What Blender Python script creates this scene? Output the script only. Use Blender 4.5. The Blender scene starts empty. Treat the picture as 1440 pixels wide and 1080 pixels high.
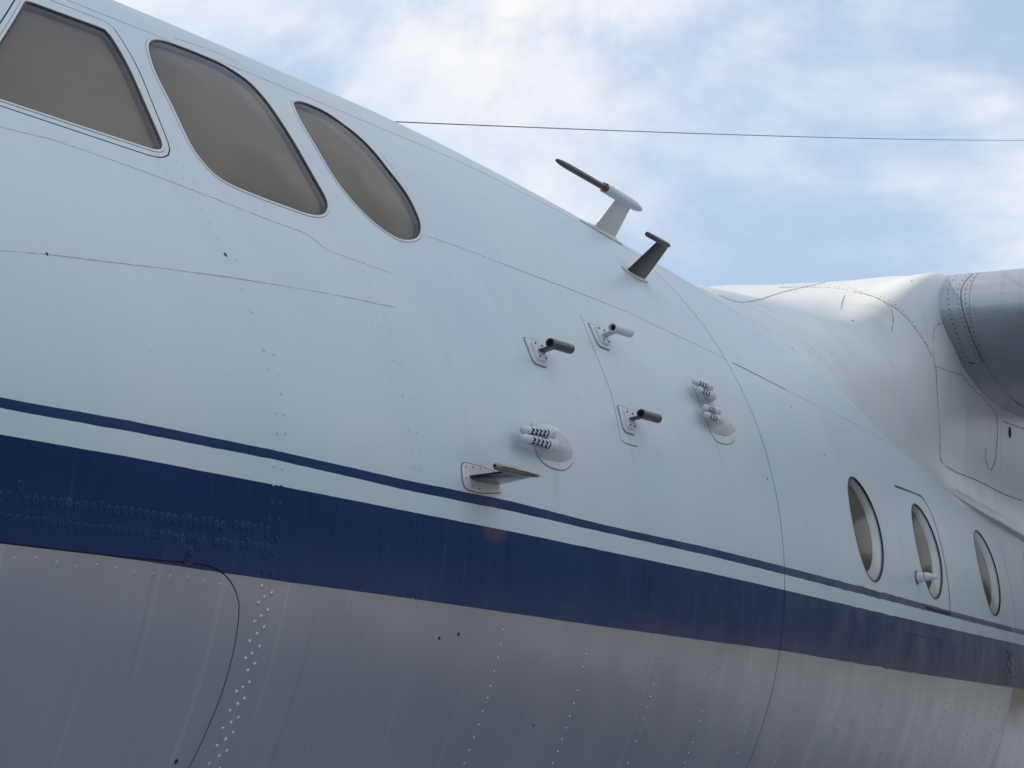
import bpy, bmesh, math, random
import numpy as np
from mathutils import Vector, Matrix
from mathutils.geometry import delaunay_2d_cdt
from mathutils.bvhtree import BVHTree

random.seed(7)
rng = np.random.default_rng(7)
SC = bpy.context.scene
COL = SC.collection
ZC = 2.2                       # height of the fuselage axis above the ground
R = 1.45                       # fuselage radius

# ------------------------------------------------------------------ camera
F_PX, YAW, PITCH = 3072.4, 1.149344, 0.170015
CO = np.array([-6.7759, -3.5265, -0.5907])     # relative to the fuselage axis
FWD = np.array([math.sin(YAW)*math.cos(PITCH), math.cos(YAW)*math.cos(PITCH), math.sin(PITCH)])
RIGHT = np.array([math.cos(YAW), -math.sin(YAW), 0.0])
UP = np.cross(RIGHT, FWD)
cam_d = bpy.data.cameras.new('camera')
cam_d.sensor_fit = 'HORIZONTAL'
cam_d.sensor_width = 36.0
cam_d.lens = F_PX/1440*36.0
cam_d.clip_start = 0.1
cam_d.clip_end = 6000
cam = bpy.data.objects.new('camera', cam_d)
COL.objects.link(cam)
M = Matrix(((RIGHT[0], UP[0], -FWD[0], CO[0]), (RIGHT[1], UP[1], -FWD[1], CO[1]),
            (RIGHT[2], UP[2], -FWD[2], CO[2]+ZC), (0, 0, 0, 1)))
cam.matrix_world = M
SC.camera = cam

# ------------------------------------------------------------------ sun, sky, exposure
SUN = Vector((-0.15, 0.87, 0.44)).normalized()
SUN_EL = math.asin(SUN.z)
SUN_AZ = math.atan2(SUN.x, SUN.y)
sl = bpy.data.lights.new('sun', 'SUN')
sl.energy = 5.0
sl.angle = math.radians(0.53)
sl.color = (1.0, 0.86, 0.68)
so = bpy.data.objects.new('sun', sl)
COL.objects.link(so)
so.rotation_euler = SUN.to_track_quat('Z', 'Y').to_euler()

world = bpy.data.worlds.new('World')
SC.world = world
world.use_nodes = True
SKY_STRENGTH = 0.12
def build_world():
    nt = world.node_tree
    nt.nodes.clear()
    N, L = nt.nodes.new, nt.links.new
    out = N('ShaderNodeOutputWorld')
    bg = N('ShaderNodeBackground')
    bg.inputs['Strength'].default_value = SKY_STRENGTH
    sky = N('ShaderNodeTexSky')
    sky.sky_type = 'NISHITA'
    sky.sun_disc = False
    sky.sun_elevation = SUN_EL
    sky.sun_rotation = SUN_AZ
    sky.air_density = 1.0
    sky.dust_density = 1.0
    sky.ozone_density = 1.5
    tc = N('ShaderNodeTexCoord')
    mp = N('ShaderNodeMapping')
    mp.inputs['Location'].default_value = (3.989, 17.04, 1.948)
    mp.inputs['Scale'].default_value = (1, 1, 1.5)
    L(tc.outputs['Generated'], mp.inputs['Vector'])
    n1 = N('ShaderNodeTexNoise')
    n1.inputs['Scale'].default_value = 4.2
    n1.inputs['Detail'].default_value = 8
    n1.inputs['Roughness'].default_value = 0.57
    n1.inputs['Distortion'].default_value = 0.25
    L(mp.outputs['Vector'], n1.inputs['Vector'])
    r1 = N('ShaderNodeValToRGB')
    r1.color_ramp.interpolation = 'EASE'
    r1.color_ramp.elements[0].position = 0.385
    r1.color_ramp.elements[1].position = 0.565
    L(n1.outputs['Fac'], r1.inputs['Fac'])
    # greyer and whiter parts inside the cloud
    n2 = N('ShaderNodeTexNoise')
    n2.inputs['Scale'].default_value = 7.5
    n2.inputs['Detail'].default_value = 6
    L(mp.outputs['Vector'], n2.inputs['Vector'])
    r2 = N('ShaderNodeValToRGB')
    k = 1.0/SKY_STRENGTH
    r2.color_ramp.elements[0].position = 0.35
    r2.color_ramp.elements[0].color = (.60, .67, .78, 1)
    r2.color_ramp.elements[1].position = 0.68
    r2.color_ramp.elements[1].color = (.87, .855, .84, 1)
    L(n2.outputs['Fac'], r2.inputs['Fac'])
    sc = N('ShaderNodeVectorMath'); sc.operation = 'SCALE'
    sc.inputs['Scale'].default_value = k
    L(r2.outputs['Color'], sc.inputs[0])
    # thin high veil over the clear blue
    veil = N('ShaderNodeMix'); veil.data_type = 'RGBA'
    veil.inputs['Factor'].default_value = 0.75
    L(sky.outputs['Color'], veil.inputs['A'])
    veil.inputs['B'].default_value = (.45*k, .57*k, .76*k, 1)
    mx = N('ShaderNodeMix'); mx.data_type = 'RGBA'
    L(r1.outputs['Color'], mx.inputs['Factor'])
    L(veil.outputs['Result'], mx.inputs['A'])
    L(sc.outputs['Vector'], mx.inputs['B'])
    L(mx.outputs['Result'], bg.inputs['Color'])
    L(bg.outputs['Background'], out.inputs['Surface'])
build_world()
SC.view_settings.view_transform = 'Standard'
SC.view_settings.look = 'None'
SC.view_settings.exposure = 0.24
SC.view_settings.gamma = 1.0
SC.view_settings.use_curve_mapping = False

# ------------------------------------------------------------------ fuselage geometry (relative to its axis)
EPSX = [-4.6, -4.0, -3.4, -2.8, -2.3, -1.8, -1.3, -.8, -.2]
EPS = [.1708, .1408, .1108, .0808, .0573, .0364, .0169, .0068, 0.]
def mono(x, X, Y):
    X = np.asarray(X, float); Y = np.asarray(Y, float)
    x = np.clip(np.asarray(x, float), X[0], X[-1])
    m = np.gradient(Y, X)
    if abs(Y[-1]-Y[-2]) < 1e-9: m[-1] = 0
    i = np.clip(np.searchsorted(X, x)-1, 0, len(X)-2)
    h = X[i+1]-X[i]; t = (x-X[i])/h
    return (2*t**3-3*t**2+1)*Y[i]+(t**3-2*t**2+t)*h*m[i]+(-2*t**3+3*t**2)*Y[i+1]+(t**3-t**2)*h*m[i+1]
def sst(a, b, x):
    t = np.clip((np.asarray(x, float)-a)/(b-a), 0, 1); return t*t*(3-2*t)
X_NOSE, X_TAIL = -6.3, 15.5
def surf(x, th, off=0.0):
    x = np.asarray(x, float); th = np.asarray(th, float)
    e = mono(x, EPSX, EPS)
    r = R*(1-e*sst(-.05, .6, np.sin(th)))
    f = np.sqrt(np.clip(1-(np.clip(-4.6-x, 0, 1.6999)/1.7)**2, 1e-4, 1))
    g = 1-.85*np.clip((x-7.5)/8.0, 0, 1)**1.6
    zc = 1.0*np.clip((x-7.5)/8.0, 0, 1)**1.5-.35*np.clip((-4.6-x)/1.7, 0, 1)
    r = r*f*g+off
    return np.stack([x+0*r, -r*np.cos(th), r*np.sin(th)+zc], -1)
def nrm(x, th):
    e = 2e-3
    x = np.asarray(x, float)
    tx = surf(np.minimum(x+e, X_TAIL), th)-surf(np.maximum(x-e, X_NOSE), th)
    tt = surf(x, np.asarray(th)+e)-surf(x, np.asarray(th)-e)
    n = np.cross(tt, tx)
    n /= np.maximum(np.linalg.norm(n, axis=-1, keepdims=True), 1e-12)
    P = surf(x, th)
    s = np.sign(np.sum(n*P*np.array([0, 1, 1]), -1, keepdims=True)); s[s == 0] = 1
    return n*s
def at(x, s, off=0.0):
    """point and normal of the skin at station x and arc length s"""
    th = np.asarray(s, float)/R
    n = nrm(x, th)
    return surf(x, th)+np.asarray(off)[..., None]*n if np.ndim(off) else surf(x, th)+off*n, n
def ray(px, py):
    d = (px-720)/F_PX*RIGHT-(py-540)/F_PX*UP+FWD
    return d/np.linalg.norm(d)
def hit(px, py):
    """station and arc length of the skin point seen at a pixel of the photograph"""
    d = ray(px, py)
    a = d[1]**2+d[2]**2; b = CO[1]*d[1]+CO[2]*d[2]; c = CO[1]**2+CO[2]**2-R*R
    disc = b*b-a*c
    t0 = (-b-math.sqrt(max(disc, 0)))/a
    ts = t0+np.linspace(-.02, 1.2, 500)
    Q = CO+ts[:, None]*d
    th = np.arctan2(Q[:, 2], -Q[:, 1])
    v = np.hypot(Q[:, 1], Q[:, 2])-np.linalg.norm(surf(Q[:, 0], th)[:, 1:], axis=1)
    k = np.where((v[:-1] > 0) & (v[1:] <= 0))[0]
    i = k[0] if len(k) else int(np.argmin(np.abs(v)))
    j = min(i+1, len(ts)-1)
    w = v[i]/(v[i]-v[j]) if v[i] != v[j] else 0
    q = Q[i]*(1-w)+Q[j]*w
    return np.array([q[0], R*math.atan2(q[2], -q[1])])
def hits(pts): return np.array([hit(*p) for p in pts])

# painted bands: photograph points of the four edges, turned into station / arc length
B_TH_TOP = hits([(0, 559), (180, 591), (390, 634), (580, 677), (720, 705), (845, 737), (1000, 771), (1100, 796), (1200, 822), (1290, 846), (1360, 866), (1436, 885)])
B_TH_BOT = hits([(0, 574), (180, 606), (390, 647), (580, 691), (720, 719), (845, 747.5), (1000, 782), (1102, 807.5), (1200, 832.5), (1290, 855), (1360, 874), (1436, 892)])
B_BG_TOP = hits([(0, 611), (180, 642), (390, 682.5), (580, 720), (720, 747.5), (840, 772.5), (1000, 806), (1105, 830), (1200, 852.5), (1290, 875), (1360, 890), (1436, 905)])
B_BG_BOT = hits([(0, 763.5), (180, 786), (395, 817.5), (580, 842), (720, 862.5), (840, 880), (1000, 902), (1100, 915), (1200, 932), (1290, 947), (1343, 955), (1428, 968)])
BANDS = []
for b in (B_TH_TOP, B_TH_BOT, B_BG_TOP, B_BG_BOT):
    k = np.polyfit(b[b[:, 0] > 1.0][:, 0], b[b[:, 0] > 1.0][:, 1], 0)[0]
    b = b.copy()
    m = b[:, 0] > 1.0
    b[m, 1] = .35*b[m, 1]+.65*k
    BANDS.append(np.vstack([[-6.4, b[0, 1]-.02], b, [16, b[-1, 1]]]))
def band_s(i, x): return np.interp(x, BANDS[i][:, 0], BANDS[i][:, 1])
def band_of(x, s):
    x = np.asarray(x, float); s = np.asarray(s, float)
    s = np.where(s > R*math.pi/2, R*math.pi-s, s)          # far side mirrors the near side
    e = [band_s(i, x) for i in range(4)]
    v = np.where(s > e[0], 1-(s-e[0])/.05, 0)
    for i in range(3):
        v = np.where((s <= e[i]) & (s > e[i+1]), i+1+(e[i]-s)/(e[i]-e[i+1]), v)
    v = np.where(s <= e[3], 4+(e[3]-s)/.15, v)
    return np.clip(v, -3, 7)

# ------------------------------------------------------------------ material helpers
def new_mat(name):
    m = bpy.data.materials.new(name); m.use_nodes = True
    nt = m.node_tree; nt.nodes.clear()
    out = nt.nodes.new('ShaderNodeOutputMaterial')
    return m, nt, out
class NT:
    def __init__(s, nt): s.nt = nt
    def n(s, t, **kw):
        nd = s.nt.nodes.new(t)
        for k, v in kw.items(): setattr(nd, k, v)
        return nd
    def l(s, a, b): s.nt.links.new(a, b)
    def set(s, sock, v):
        if hasattr(v, 'links') or isinstance(v, bpy.types.NodeSocket): s.l(v, sock)
        else: sock.default_value = v
    def math(s, op, a, b=0.0, c=None, clamp=False):
        nd = s.n('ShaderNodeMath', operation=op); nd.use_clamp = clamp
        s.set(nd.inputs[0], a); s.set(nd.inputs[1], b)
        if c is not None: s.set(nd.inputs[2], c)
        return nd.outputs[0]
    def mix(s, f, a, b):
        nd = s.n('ShaderNodeMix', data_type='RGBA')
        s.set(nd.inputs['Factor'], f); s.set(nd.inputs['A'], a); s.set(nd.inputs['B'], b)
        return nd.outputs['Result']
    def mixf(s, f, a, b):
        nd = s.n('ShaderNodeMix', data_type='FLOAT')
        s.set(nd.inputs['Factor'], f); s.set(nd.inputs['A'], a); s.set(nd.inputs['B'], b)
        return nd.outputs['Result']
    def noise(s, vec, scale, detail=4, rough=.5, sc=(1, 1, 1)):
        mp = s.n('ShaderNodeMapping'); mp.inputs['Scale'].default_value = sc
        s.l(vec, mp.inputs['Vector'])
        nd = s.n('ShaderNodeTexNoise')
        nd.inputs['Scale'].default_value = scale; nd.inputs['Detail'].default_value = detail
        nd.inputs['Roughness'].default_value = rough
        s.l(mp.outputs['Vector'], nd.inputs['Vector'])
        return nd.outputs['Fac']
    def ramp(s, f, lo, hi):
        nd = s.n('ShaderNodeMapRange'); nd.interpolation_type = 'SMOOTHSTEP'
        s.set(nd.inputs['Value'], f); nd.inputs['From Min'].default_value = lo; nd.inputs['From Max'].default_value = hi
        return nd.outputs['Result']
    def bsdf(s, **kw):
        nd = s.n('ShaderNodeBsdfPrincipled')
        for k, v in kw.items(): s.set(nd.inputs[k.replace('_', ' ')], v)
        return nd
def rgba(*c): return (*c, 1.0)

def simple_mat(name, col, rough=.5, metal=0.0, var=.15, scale=30, bump=.0, spec=.5):
    m, nt, out = new_mat(name); t = NT(nt)
    tc = t.n('ShaderNodeTexCoord').outputs['Object']
    f = t.noise(tc, scale, 5, .6)
    dark = [c*(1-var) for c in col]; lite = [min(1, c*(1+var)) for c in col]
    c = t.mix(t.ramp(f, .3, .7), rgba(*dark), rgba(*lite))
    b = t.bsdf(Base_Color=c, Roughness=t.mixf(f, rough*.8, min(1, rough*1.2)), Metallic=metal, Specular_IOR_Level=spec)
    if bump:
        bp = t.n('ShaderNodeBump'); bp.inputs['Strength'].default_value = .5; bp.inputs['Distance'].default_value = bump
        t.l(f, bp.inputs['Height']); t.l(bp.outputs['Normal'], b.inputs['Normal'])
    t.l(b.outputs['BSDF'], out.inputs['Surface'])
    return m

WHITE = (.66, .665, .66)
def make_skin():
    m, nt, out = new_mat('aircraft_skin'); t = NT(nt)
    at_b = t.n('ShaderNodeAttribute', attribute_name='band').outputs['Fac']
    xs = t.n('ShaderNodeAttribute', attribute_name='xs').outputs['Vector']
    sx = t.n('ShaderNodeSeparateXYZ'); t.l(xs, sx.inputs[0])
    X, S = sx.outputs['X'], sx.outputs['Y']
    # hand-painted edge: a few tenths of a millimetre of wobble
    wob = t.noise(xs, 9, 5, .6)
    amp = t.mixf(t.math('GREATER_THAN', at_b, 2.5), .10, .018)
    rough_part = t.math('MULTIPLY', t.ramp(X, .35, .9), t.ramp(X, 2.1, 1.7))
    amp = t.math('MULTIPLY', amp, t.math('ADD', 1.0, t.math('MULTIPLY', rough_part, 3.0)))
    b = t.math('ADD', at_b, t.math('MULTIPLY', t.math('SUBTRACT', wob, .5), amp))
    gt = lambda v: t.math('GREATER_THAN', b, v)
    blue = t.math('ADD', t.math('SUBTRACT', gt(1), gt(2)), t.math('SUBTRACT', gt(3), gt(4)), clamp=True)
    metal = gt(4)
    # white paint
    big = t.noise(xs, 1.3, 4, .55)
    fine = t.noise(xs, 40, 6, .65)
    run = t.noise(xs, 1, 6, .62, (28, 1.1, 1))
    w = t.mix(t.ramp(big, .3, .7), rgba(.515, .608, .668), rgba(.570, .632, .668))
    w = t.mix(t.math('MULTIPLY', t.ramp(run, .52, .8), .18), w, rgba(.42, .43, .43))
    w = t.mix(t.math('MULTIPLY', t.ramp(fine, .60, .82), .16), w, rgba(.30, .30, .29))
    speck = t.noise(xs, 95, 2, .5)
    w = t.mix(t.math('MULTIPLY', t.ramp(speck, .765, .80), .6), w, rgba(.16, .13, .11))
    stn = t.math('MULTIPLY', t.ramp(run, .35, .65), .9)
    for sx_, ss_, w_, l_, k_ in ((-.52, .365, .010, .16, .5), (-.43, .372, .007, .10, .4), (-2.30, .000, .05, .10, .35), (-2.36, .0, .012, .16, .35), (-1.86, .118, .03, .12, .3),
                                 (-1.80, .395, .02, .13, .28), (-1.29, .282, .02, .12, .28), (.01, .55, .03, .5, .22)):
        mx_ = t.ramp(t.math('ABSOLUTE', t.math('SUBTRACT', X, sx_)), w_, 0.0)
        my_ = t.math('MULTIPLY', t.ramp(S, ss_-l_, ss_), t.math('LESS_THAN', S, ss_+.004))
        w = t.mix(t.math('MULTIPLY', t.math('MULTIPLY', mx_, my_), t.math('MULTIPLY', stn, k_)), w, rgba(.24, .20, .165))
    # blue paint, chalking in runs
    run2 = t.noise(xs, 1, 7, .68, (46, 2.3, 1))
    blc = t.mix(t.ramp(big, .3, .7), rgba(.003, .022, .096), rgba(.005, .028, .114))
    blc = t.mix(t.math('MULTIPLY', t.ramp(run2, .54, .80), .50), blc, rgba(.045, .085, .22))
    # rubbed brown patch on the thin stripe under the metal probe
    dx = t.math('DIVIDE', t.math('SUBTRACT', X, -2.235), .10)
    ds = t.math('DIVIDE', t.math('SUBTRACT', S, -.055), .06)
    rr = t.math('SQRT', t.math('ADD', t.math('MULTIPLY', dx, dx), t.math('MULTIPLY', ds, ds)))
    worn = t.math('MULTIPLY', t.ramp(rr, 1.0, .35), t.ramp(t.noise(xs, 1, 4, .6, (90, 14, 1)), .35, .6))
    blc = t.mix(t.math('MULTIPLY', worn, .8), blc, rgba(.14, .10, .10))
    col = t.mix(blue, w, blc)
    pr = t.mixf(blue, .42, .30)
    paint = t.bsdf(Base_Color=col, Roughness=t.math('ADD', pr, t.math('MULTIPLY', t.math('SUBTRACT', run, .5), .25)), Specular_IOR_Level=t.mixf(blue, .45, .20))
    # bare metal belly
    brush = t.noise(xs, 1, 3, .5, (62, 1.2, 1))
    strk = t.noise(xs, 1, 3, .55, (34, .55, 1))
    mc = t.mix(t.ramp(big, .25, .75), rgba(.44, .46, .49), rgba(.51, .525, .55))
    mc = t.mix(t.math('MULTIPLY', t.ramp(strk, .585, .70), .42), mc, rgba(.66, .67, .68))
    mc = t.mix(t.math('MULTIPLY', t.ramp(brush, .5, .8), .13), mc, rgba(.28, .29, .31))
    bay = t.n('ShaderNodeTexWhiteNoise', noise_dimensions='1D')
    t.l(t.math('FLOOR', t.math('DIVIDE', t.math('ADD', X, .02), .523)), bay.inputs['W'])
    mc = t.mix(t.math('MULTIPLY', bay.outputs['Value'], .10), mc, rgba(.36, .37, .40))
    drip = t.noise(xs, 1, 3, .5, (38, .5, 1))
    mc = t.mix(t.math('MULTIPLY', t.ramp(drip, .60, .76), .22), mc, rgba(.20, .20, .21))
    blot = t.noise(xs, 1, 5, .6, (5, 2.2, 1))
    mc = t.mix(t.math('MULTIPLY', t.ramp(blot, .42, .7), .14), mc, rgba(.42, .43, .46))
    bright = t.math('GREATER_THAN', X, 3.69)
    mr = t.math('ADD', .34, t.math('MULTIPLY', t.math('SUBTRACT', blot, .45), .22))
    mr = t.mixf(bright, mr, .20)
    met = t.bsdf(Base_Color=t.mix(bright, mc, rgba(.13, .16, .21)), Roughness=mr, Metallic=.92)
    # gentle oil-canning of the sheet between frames, plus fine paint texture
    can = t.noise(xs, 2.4, 2, .4, (1, 1.3, 1))
    bp = t.n('ShaderNodeBump'); bp.inputs['Strength'].default_value = .8; bp.inputs['Distance'].default_value = .010
    t.l(can, bp.inputs['Height'])
    bp2 = t.n('ShaderNodeBump'); bp2.inputs['Strength'].default_value = .35; bp2.inputs['Distance'].default_value = .0012
    t.l(t.math('ADD', t.math('MULTIPLY', fine, t.math('SUBTRACT', 1.0, t.math('MULTIPLY', metal, .8))), t.math('MULTIPLY', strk, t.math('MULTIPLY', metal, .25))), bp2.inputs['Height'])
    t.l(bp.outputs['Normal'], bp2.inputs['Normal'])
    for s in (paint, met): t.l(bp2.outputs['Normal'], s.inputs['Normal'])
    ms = t.n('ShaderNodeMixShader')
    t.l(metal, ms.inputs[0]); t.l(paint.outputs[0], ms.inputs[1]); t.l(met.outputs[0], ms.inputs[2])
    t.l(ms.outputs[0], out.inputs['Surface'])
    return m
M_SKIN = make_skin()

def make_white(name='white_paint', tint=(1, 1, 1), dirt=.5):
    m, nt, out = new_mat(name); t = NT(nt)
    tc = t.n('ShaderNodeTexCoord').outputs['Object']
    big = t.noise(tc, 1.6, 4, .55); fine = t.noise(tc, 38, 6, .65); run = t.noise(tc, 1, 6, .62, (14, 3, 1.0))
    w = t.mix(t.ramp(big, .3, .7), rgba(*(a*b for a, b in zip((.56, .60, .62), tint))), rgba(*(a*b for a, b in zip((.61, .625, .625), tint))))
    w = t.mix(t.math('MULTIPLY', t.ramp(run, .50, .78), dirt*.45), w, rgba(.33, .31, .28))
    w = t.mix(t.math('MULTIPLY', t.ramp(fine, .60, .82), dirt*.4), w, rgba(.36, .34, .31))
    b = t.bsdf(Base_Color=w, Roughness=t.math('ADD', .33, t.math('MULTIPLY', t.math('SUBTRACT', run, .5), .2)))
    bp = t.n('ShaderNodeBump'); bp.inputs['Strength'].default_value = .3; bp.inputs['Distance'].default_value = .002
    t.l(fine, bp.inputs['Height']); t.l(bp.outputs['Normal'], b.inputs['Normal'])
    t.l(b.outputs[0], out.inputs['Surface'])
    return m
M_WHITE = make_white()
M_FAIR = make_white('weathered_white_paint', (.97, .99, .99), .65)
M_CREAM = simple_mat('cream_sealed_paint', (.60, .585, .545), .5, var=.12, scale=60)
M_SEAL = simple_mat('dark_sealant', (.045, .047, .052), .7, var=.3, scale=80)
M_GASKET = simple_mat('grey_gasket', (.13, .135, .145), .7, var=.4, scale=60)
M_RUBBER = simple_mat('black_rubber', (.016, .018, .024), .55, var=.3, scale=60)
M_CRACK = simple_mat('filler_line', (.53, .52, .515), .6, var=.3, scale=50)
M_GREYLINE = simple_mat('grey_filler_line', (.36, .36, .36), .6, var=.5, scale=30)
M_GUN = simple_mat('grey_gunmetal_paint', (.085, .092, .105), .38, .25, var=.2, scale=45)
M_BORE = simple_mat('dark_bore', (.012, .012, .013), .8, var=.2, scale=40)
M_DARKMETAL = simple_mat('dark_polished_metal', (.055, .053, .058), .2, .9, var=.2, scale=40)
M_BLADE = simple_mat('dark_grey_blade_paint', (.06, .058, .062), .36, .2, var=.2, scale=40)
M_STEEL = simple_mat('bare_steel', (.26, .24, .235), .12, 1.0, var=.15, scale=50)
M_ROD = simple_mat('brown_black_rod', (.060, .052, .062), .42, .35, var=.4, scale=26)
M_TUBEWHITE = simple_mat('white_tube_paint', (.56, .60, .635), .42, var=.08, scale=60)
M_BLIND = simple_mat('tan_blind', (.185, .150, .112), .75, var=.07, scale=3)
M_BLIND2 = simple_mat('olive_blind', (.118, .104, .076), .8, var=.1, scale=5)
M_REVEAL = simple_mat('cream_reveal', (.66, .70, .70), .45, var=.06, scale=12)
M_WIRE = simple_mat('wire_metal', (.10, .10, .11), .5, .5, var=.1)
M_WINGMETAL = None
def make_wing_metal():
    m, nt, out = new_mat('wing_metal'); t = NT(nt)
    tc = t.n('ShaderNodeTexCoord').outputs['Object']
    big = t.noise(tc, 2.2, 4, .5); run = t.noise(tc, 1, 6, .65, (5, 40, 5))
    sp = t.noise(tc, 1, 4, .6, (3, 1.0, 60))
    c = t.mix(t.ramp(big, .3, .7), rgba(.31, .35, .395), rgba(.38, .41, .44))
    c = t.mix(t.math('MULTIPLY', t.ramp(run, .5, .78), .25), c, rgba(.16, .155, .15))
    b = t.bsdf(Base_Color=c, Roughness=t.math('ADD', .30, t.math('MULTIPLY', t.math('SUBTRACT', sp, .5), .2)), Metallic=.60)
    bp = t.n('ShaderNodeBump'); bp.inputs['Strength'].default_value = .5; bp.inputs['Distance'].default_value = .004
    t.l(t.noise(tc, 4, 3, .5, (1, .5, 2)), bp.inputs['Height']); t.l(bp.outputs['Normal'], b.inputs['Normal'])
    t.l(b.outputs[0], out.inputs['Surface'])
    return m
M_WING = make_wing_metal()
def make_pane(name, tint, refl=1.0):
    m, nt, out = new_mat(name); t = NT(nt)
    fr = t.n('ShaderNodeFresnel'); fr.inputs['IOR'].default_value = 1.5
    tr = t.n('ShaderNodeBsdfTransparent'); tr.inputs['Color'].default_value = rgba(*tint)
    gl = t.n('ShaderNodeBsdfGlossy'); gl.inputs['Roughness'].default_value = .09
    gl.inputs['Color'].default_value = rgba(.95, .97, 1)
    tc = t.n('ShaderNodeTexCoord').outputs['Object']
    bp = t.n('ShaderNodeBump'); bp.inputs['Strength'].default_value = .25; bp.inputs['Distance'].default_value = .004
    t.l(t.noise(tc, 6, 2, .4), bp.inputs['Height']); t.l(bp.outputs['Normal'], gl.inputs['Normal'])
    mx = t.n('ShaderNodeMixShader')
    t.l(t.math('MULTIPLY', fr.outputs[0], refl, clamp=True), mx.inputs[0])
    t.l(tr.outputs[0], mx.inputs[1]); t.l(gl.outputs[0], mx.inputs[2])
    t.l(mx.outputs[0], out.inputs['Surface'])
    return m
M_PANE = make_pane('cockpit_pane', (.88, .87, .85), .38)
M_PANE2 = make_pane('cabin_pane', (.92, .93, .92), .35)

# ------------------------------------------------------------------ mesh helpers
def link(o, parent=None):
    COL.objects.link(o)
    if parent is not None: o.parent = parent
    return o
def mesh_obj(name, verts, faces, mat, parent=None, normals=None, smooth=True, xs=None, kind=None, label=None):
    """verts are relative to the fuselage axis; the object sits in world coordinates"""
    v = np.asarray(verts, float)+np.array([0, 0, ZC])
    me = bpy.data.meshes.new(name)
    me.from_pydata(v.tolist(), [], [list(map(int, f)) for f in faces])
    if xs is not None:
        xs = np.asarray(xs, float)
        a = me.attributes.new('band', 'FLOAT', 'POINT'); a.data.foreach_set('value', band_of(xs[:, 0], xs[:, 1]).astype(np.float32))
        b = me.attributes.new('xs', 'FLOAT_VECTOR', 'POINT')
        b.data.foreach_set('vector', np.column_stack([xs, np.zeros(len(xs))]).astype(np.float32).ravel())
    me.materials.append(mat)
    me.validate()
    if smooth: me.polygons.foreach_set('use_smooth', [True]*len(me.polygons))
    if normals is not None: me.normals_split_custom_set_from_vertices(np.asarray(normals).tolist())
    me.update()
    o = bpy.data.objects.new(name, me)
    if kind: o['kind'] = kind
    if label: o['label'] = label
    return link(o, parent)
class Bag:
    """collects shapes for ONE mesh object; vertices relative to the fuselage axis"""
    def __init__(s): s.v = []; s.f = []; s.xs = []
    def add(s, v, f, xs=None):
        k = len(s.v); s.v += [list(map(float, p)) for p in v]; s.f += [[i+k for i in q] for q in f]
        if xs is not None: s.xs += [list(map(float, p)) for p in xs]
        return s
    def obj(s, name, mat, parent=None, smooth=True, angle=40, **kw):
        o = mesh_obj(name, s.v, s.f, mat, parent, smooth=smooth, xs=s.xs if s.xs else None, **kw)
        if smooth and angle:
            o.data.set_sharp_from_angle(angle=math.radians(angle))
        return o
def inside(poly, pts):
    poly = np.asarray(poly); pts = np.asarray(pts)
    r = np.zeros(len(pts), bool); n = len(poly); j = n-1
    mn, mx_ = poly.min(0), poly.max(0)
    cand = np.where((pts[:, 0] >= mn[0]) & (pts[:, 0] <= mx_[0]) & (pts[:, 1] >= mn[1]) & (pts[:, 1] <= mx_[1]))[0]
    if not len(cand): return r
    P = pts[cand]; q = np.zeros(len(cand), bool)
    for i in range(n):
        xi, yi = poly[i]; xj, yj = poly[j]
        if yi != yj:
            c = ((yi > P[:, 1]) != (yj > P[:, 1])) & (P[:, 0] < (xj-xi)*(P[:, 1]-yi)/(yj-yi)+xi)
            q ^= c
        j = i
    r[cand] = q
    return r
def catmull(pts, closed=True, n=6):
    pts = np.asarray(pts, float); m = len(pts); out = []
    for i in range(m if closed else m-1):
        p = [pts[(i+k-1) % m] if closed else pts[min(max(i+k-1, 0), m-1)] for k in range(4)]
        for t in np.arange(n)/n:
            out.append(.5*((2*p[1])+(-p[0]+p[2])*t+(2*p[0]-5*p[1]+4*p[2]-p[3])*t*t+(-p[0]+3*p[1]-3*p[2]+p[3])*t**3))
    if not closed: out.append(pts[-1])
    return np.array(out)
def fillet(poly, rad, n=6):
    poly = np.asarray(poly, float); out = []; m = len(poly)
    for i in range(m):
        a, p, b = poly[i-1], poly[i], poly[(i+1) % m]
        r = rad[i] if np.ndim(rad) else rad
        u = a-p; v = b-p
        da, db = np.linalg.norm(u), np.linalg.norm(v); u = u/da; v = v/db
        ang = math.acos(np.clip(u@v, -1, 1)); d = min(r/math.tan(ang/2), .45*da, .45*db)
        p0, p1 = p+u*d, p+v*d
        for k in range(n+1):
            t = k/n; out.append((1-t)**2*p0+2*t*(1-t)*p+t*t*p1)
    return np.array(out)
def resample(pts, step, closed=False):
    pts = np.asarray(pts, float)
    if closed: pts = np.vstack([pts, pts[:1]])
    d = np.r_[0, np.cumsum(np.linalg.norm(np.diff(pts, axis=0), axis=1))]
    n = max(2, int(round(d[-1]/step))+1)
    t = np.linspace(0, d[-1], n)
    o = np.column_stack([np.interp(t, d, pts[:, k]) for k in range(pts.shape[1])])
    return o[:-1] if closed else o
def area(p): return .5*np.sum(p[:, 0]*np.roll(p[:, 1], -1)-np.roll(p[:, 0], -1)*p[:, 1])
def offset_loop(p, d):
    """closed loop grown outward by d"""
    p = np.asarray(p, float)
    t = np.roll(p, -1, 0)-np.roll(p, 1, 0); t /= np.maximum(np.linalg.norm(t, axis=1, keepdims=True), 1e-9)
    nn = np.column_stack([t[:, 1], -t[:, 0]])*(1 if area(p) > 0 else -1)
    return p+nn*d
def offset_line(p, d):
    p = np.asarray(p, float)
    t = np.gradient(p, axis=0); t /= np.maximum(np.linalg.norm(t, axis=1, keepdims=True), 1e-9)
    return p+np.column_stack([t[:, 1], -t[:, 0]])*d
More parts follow.
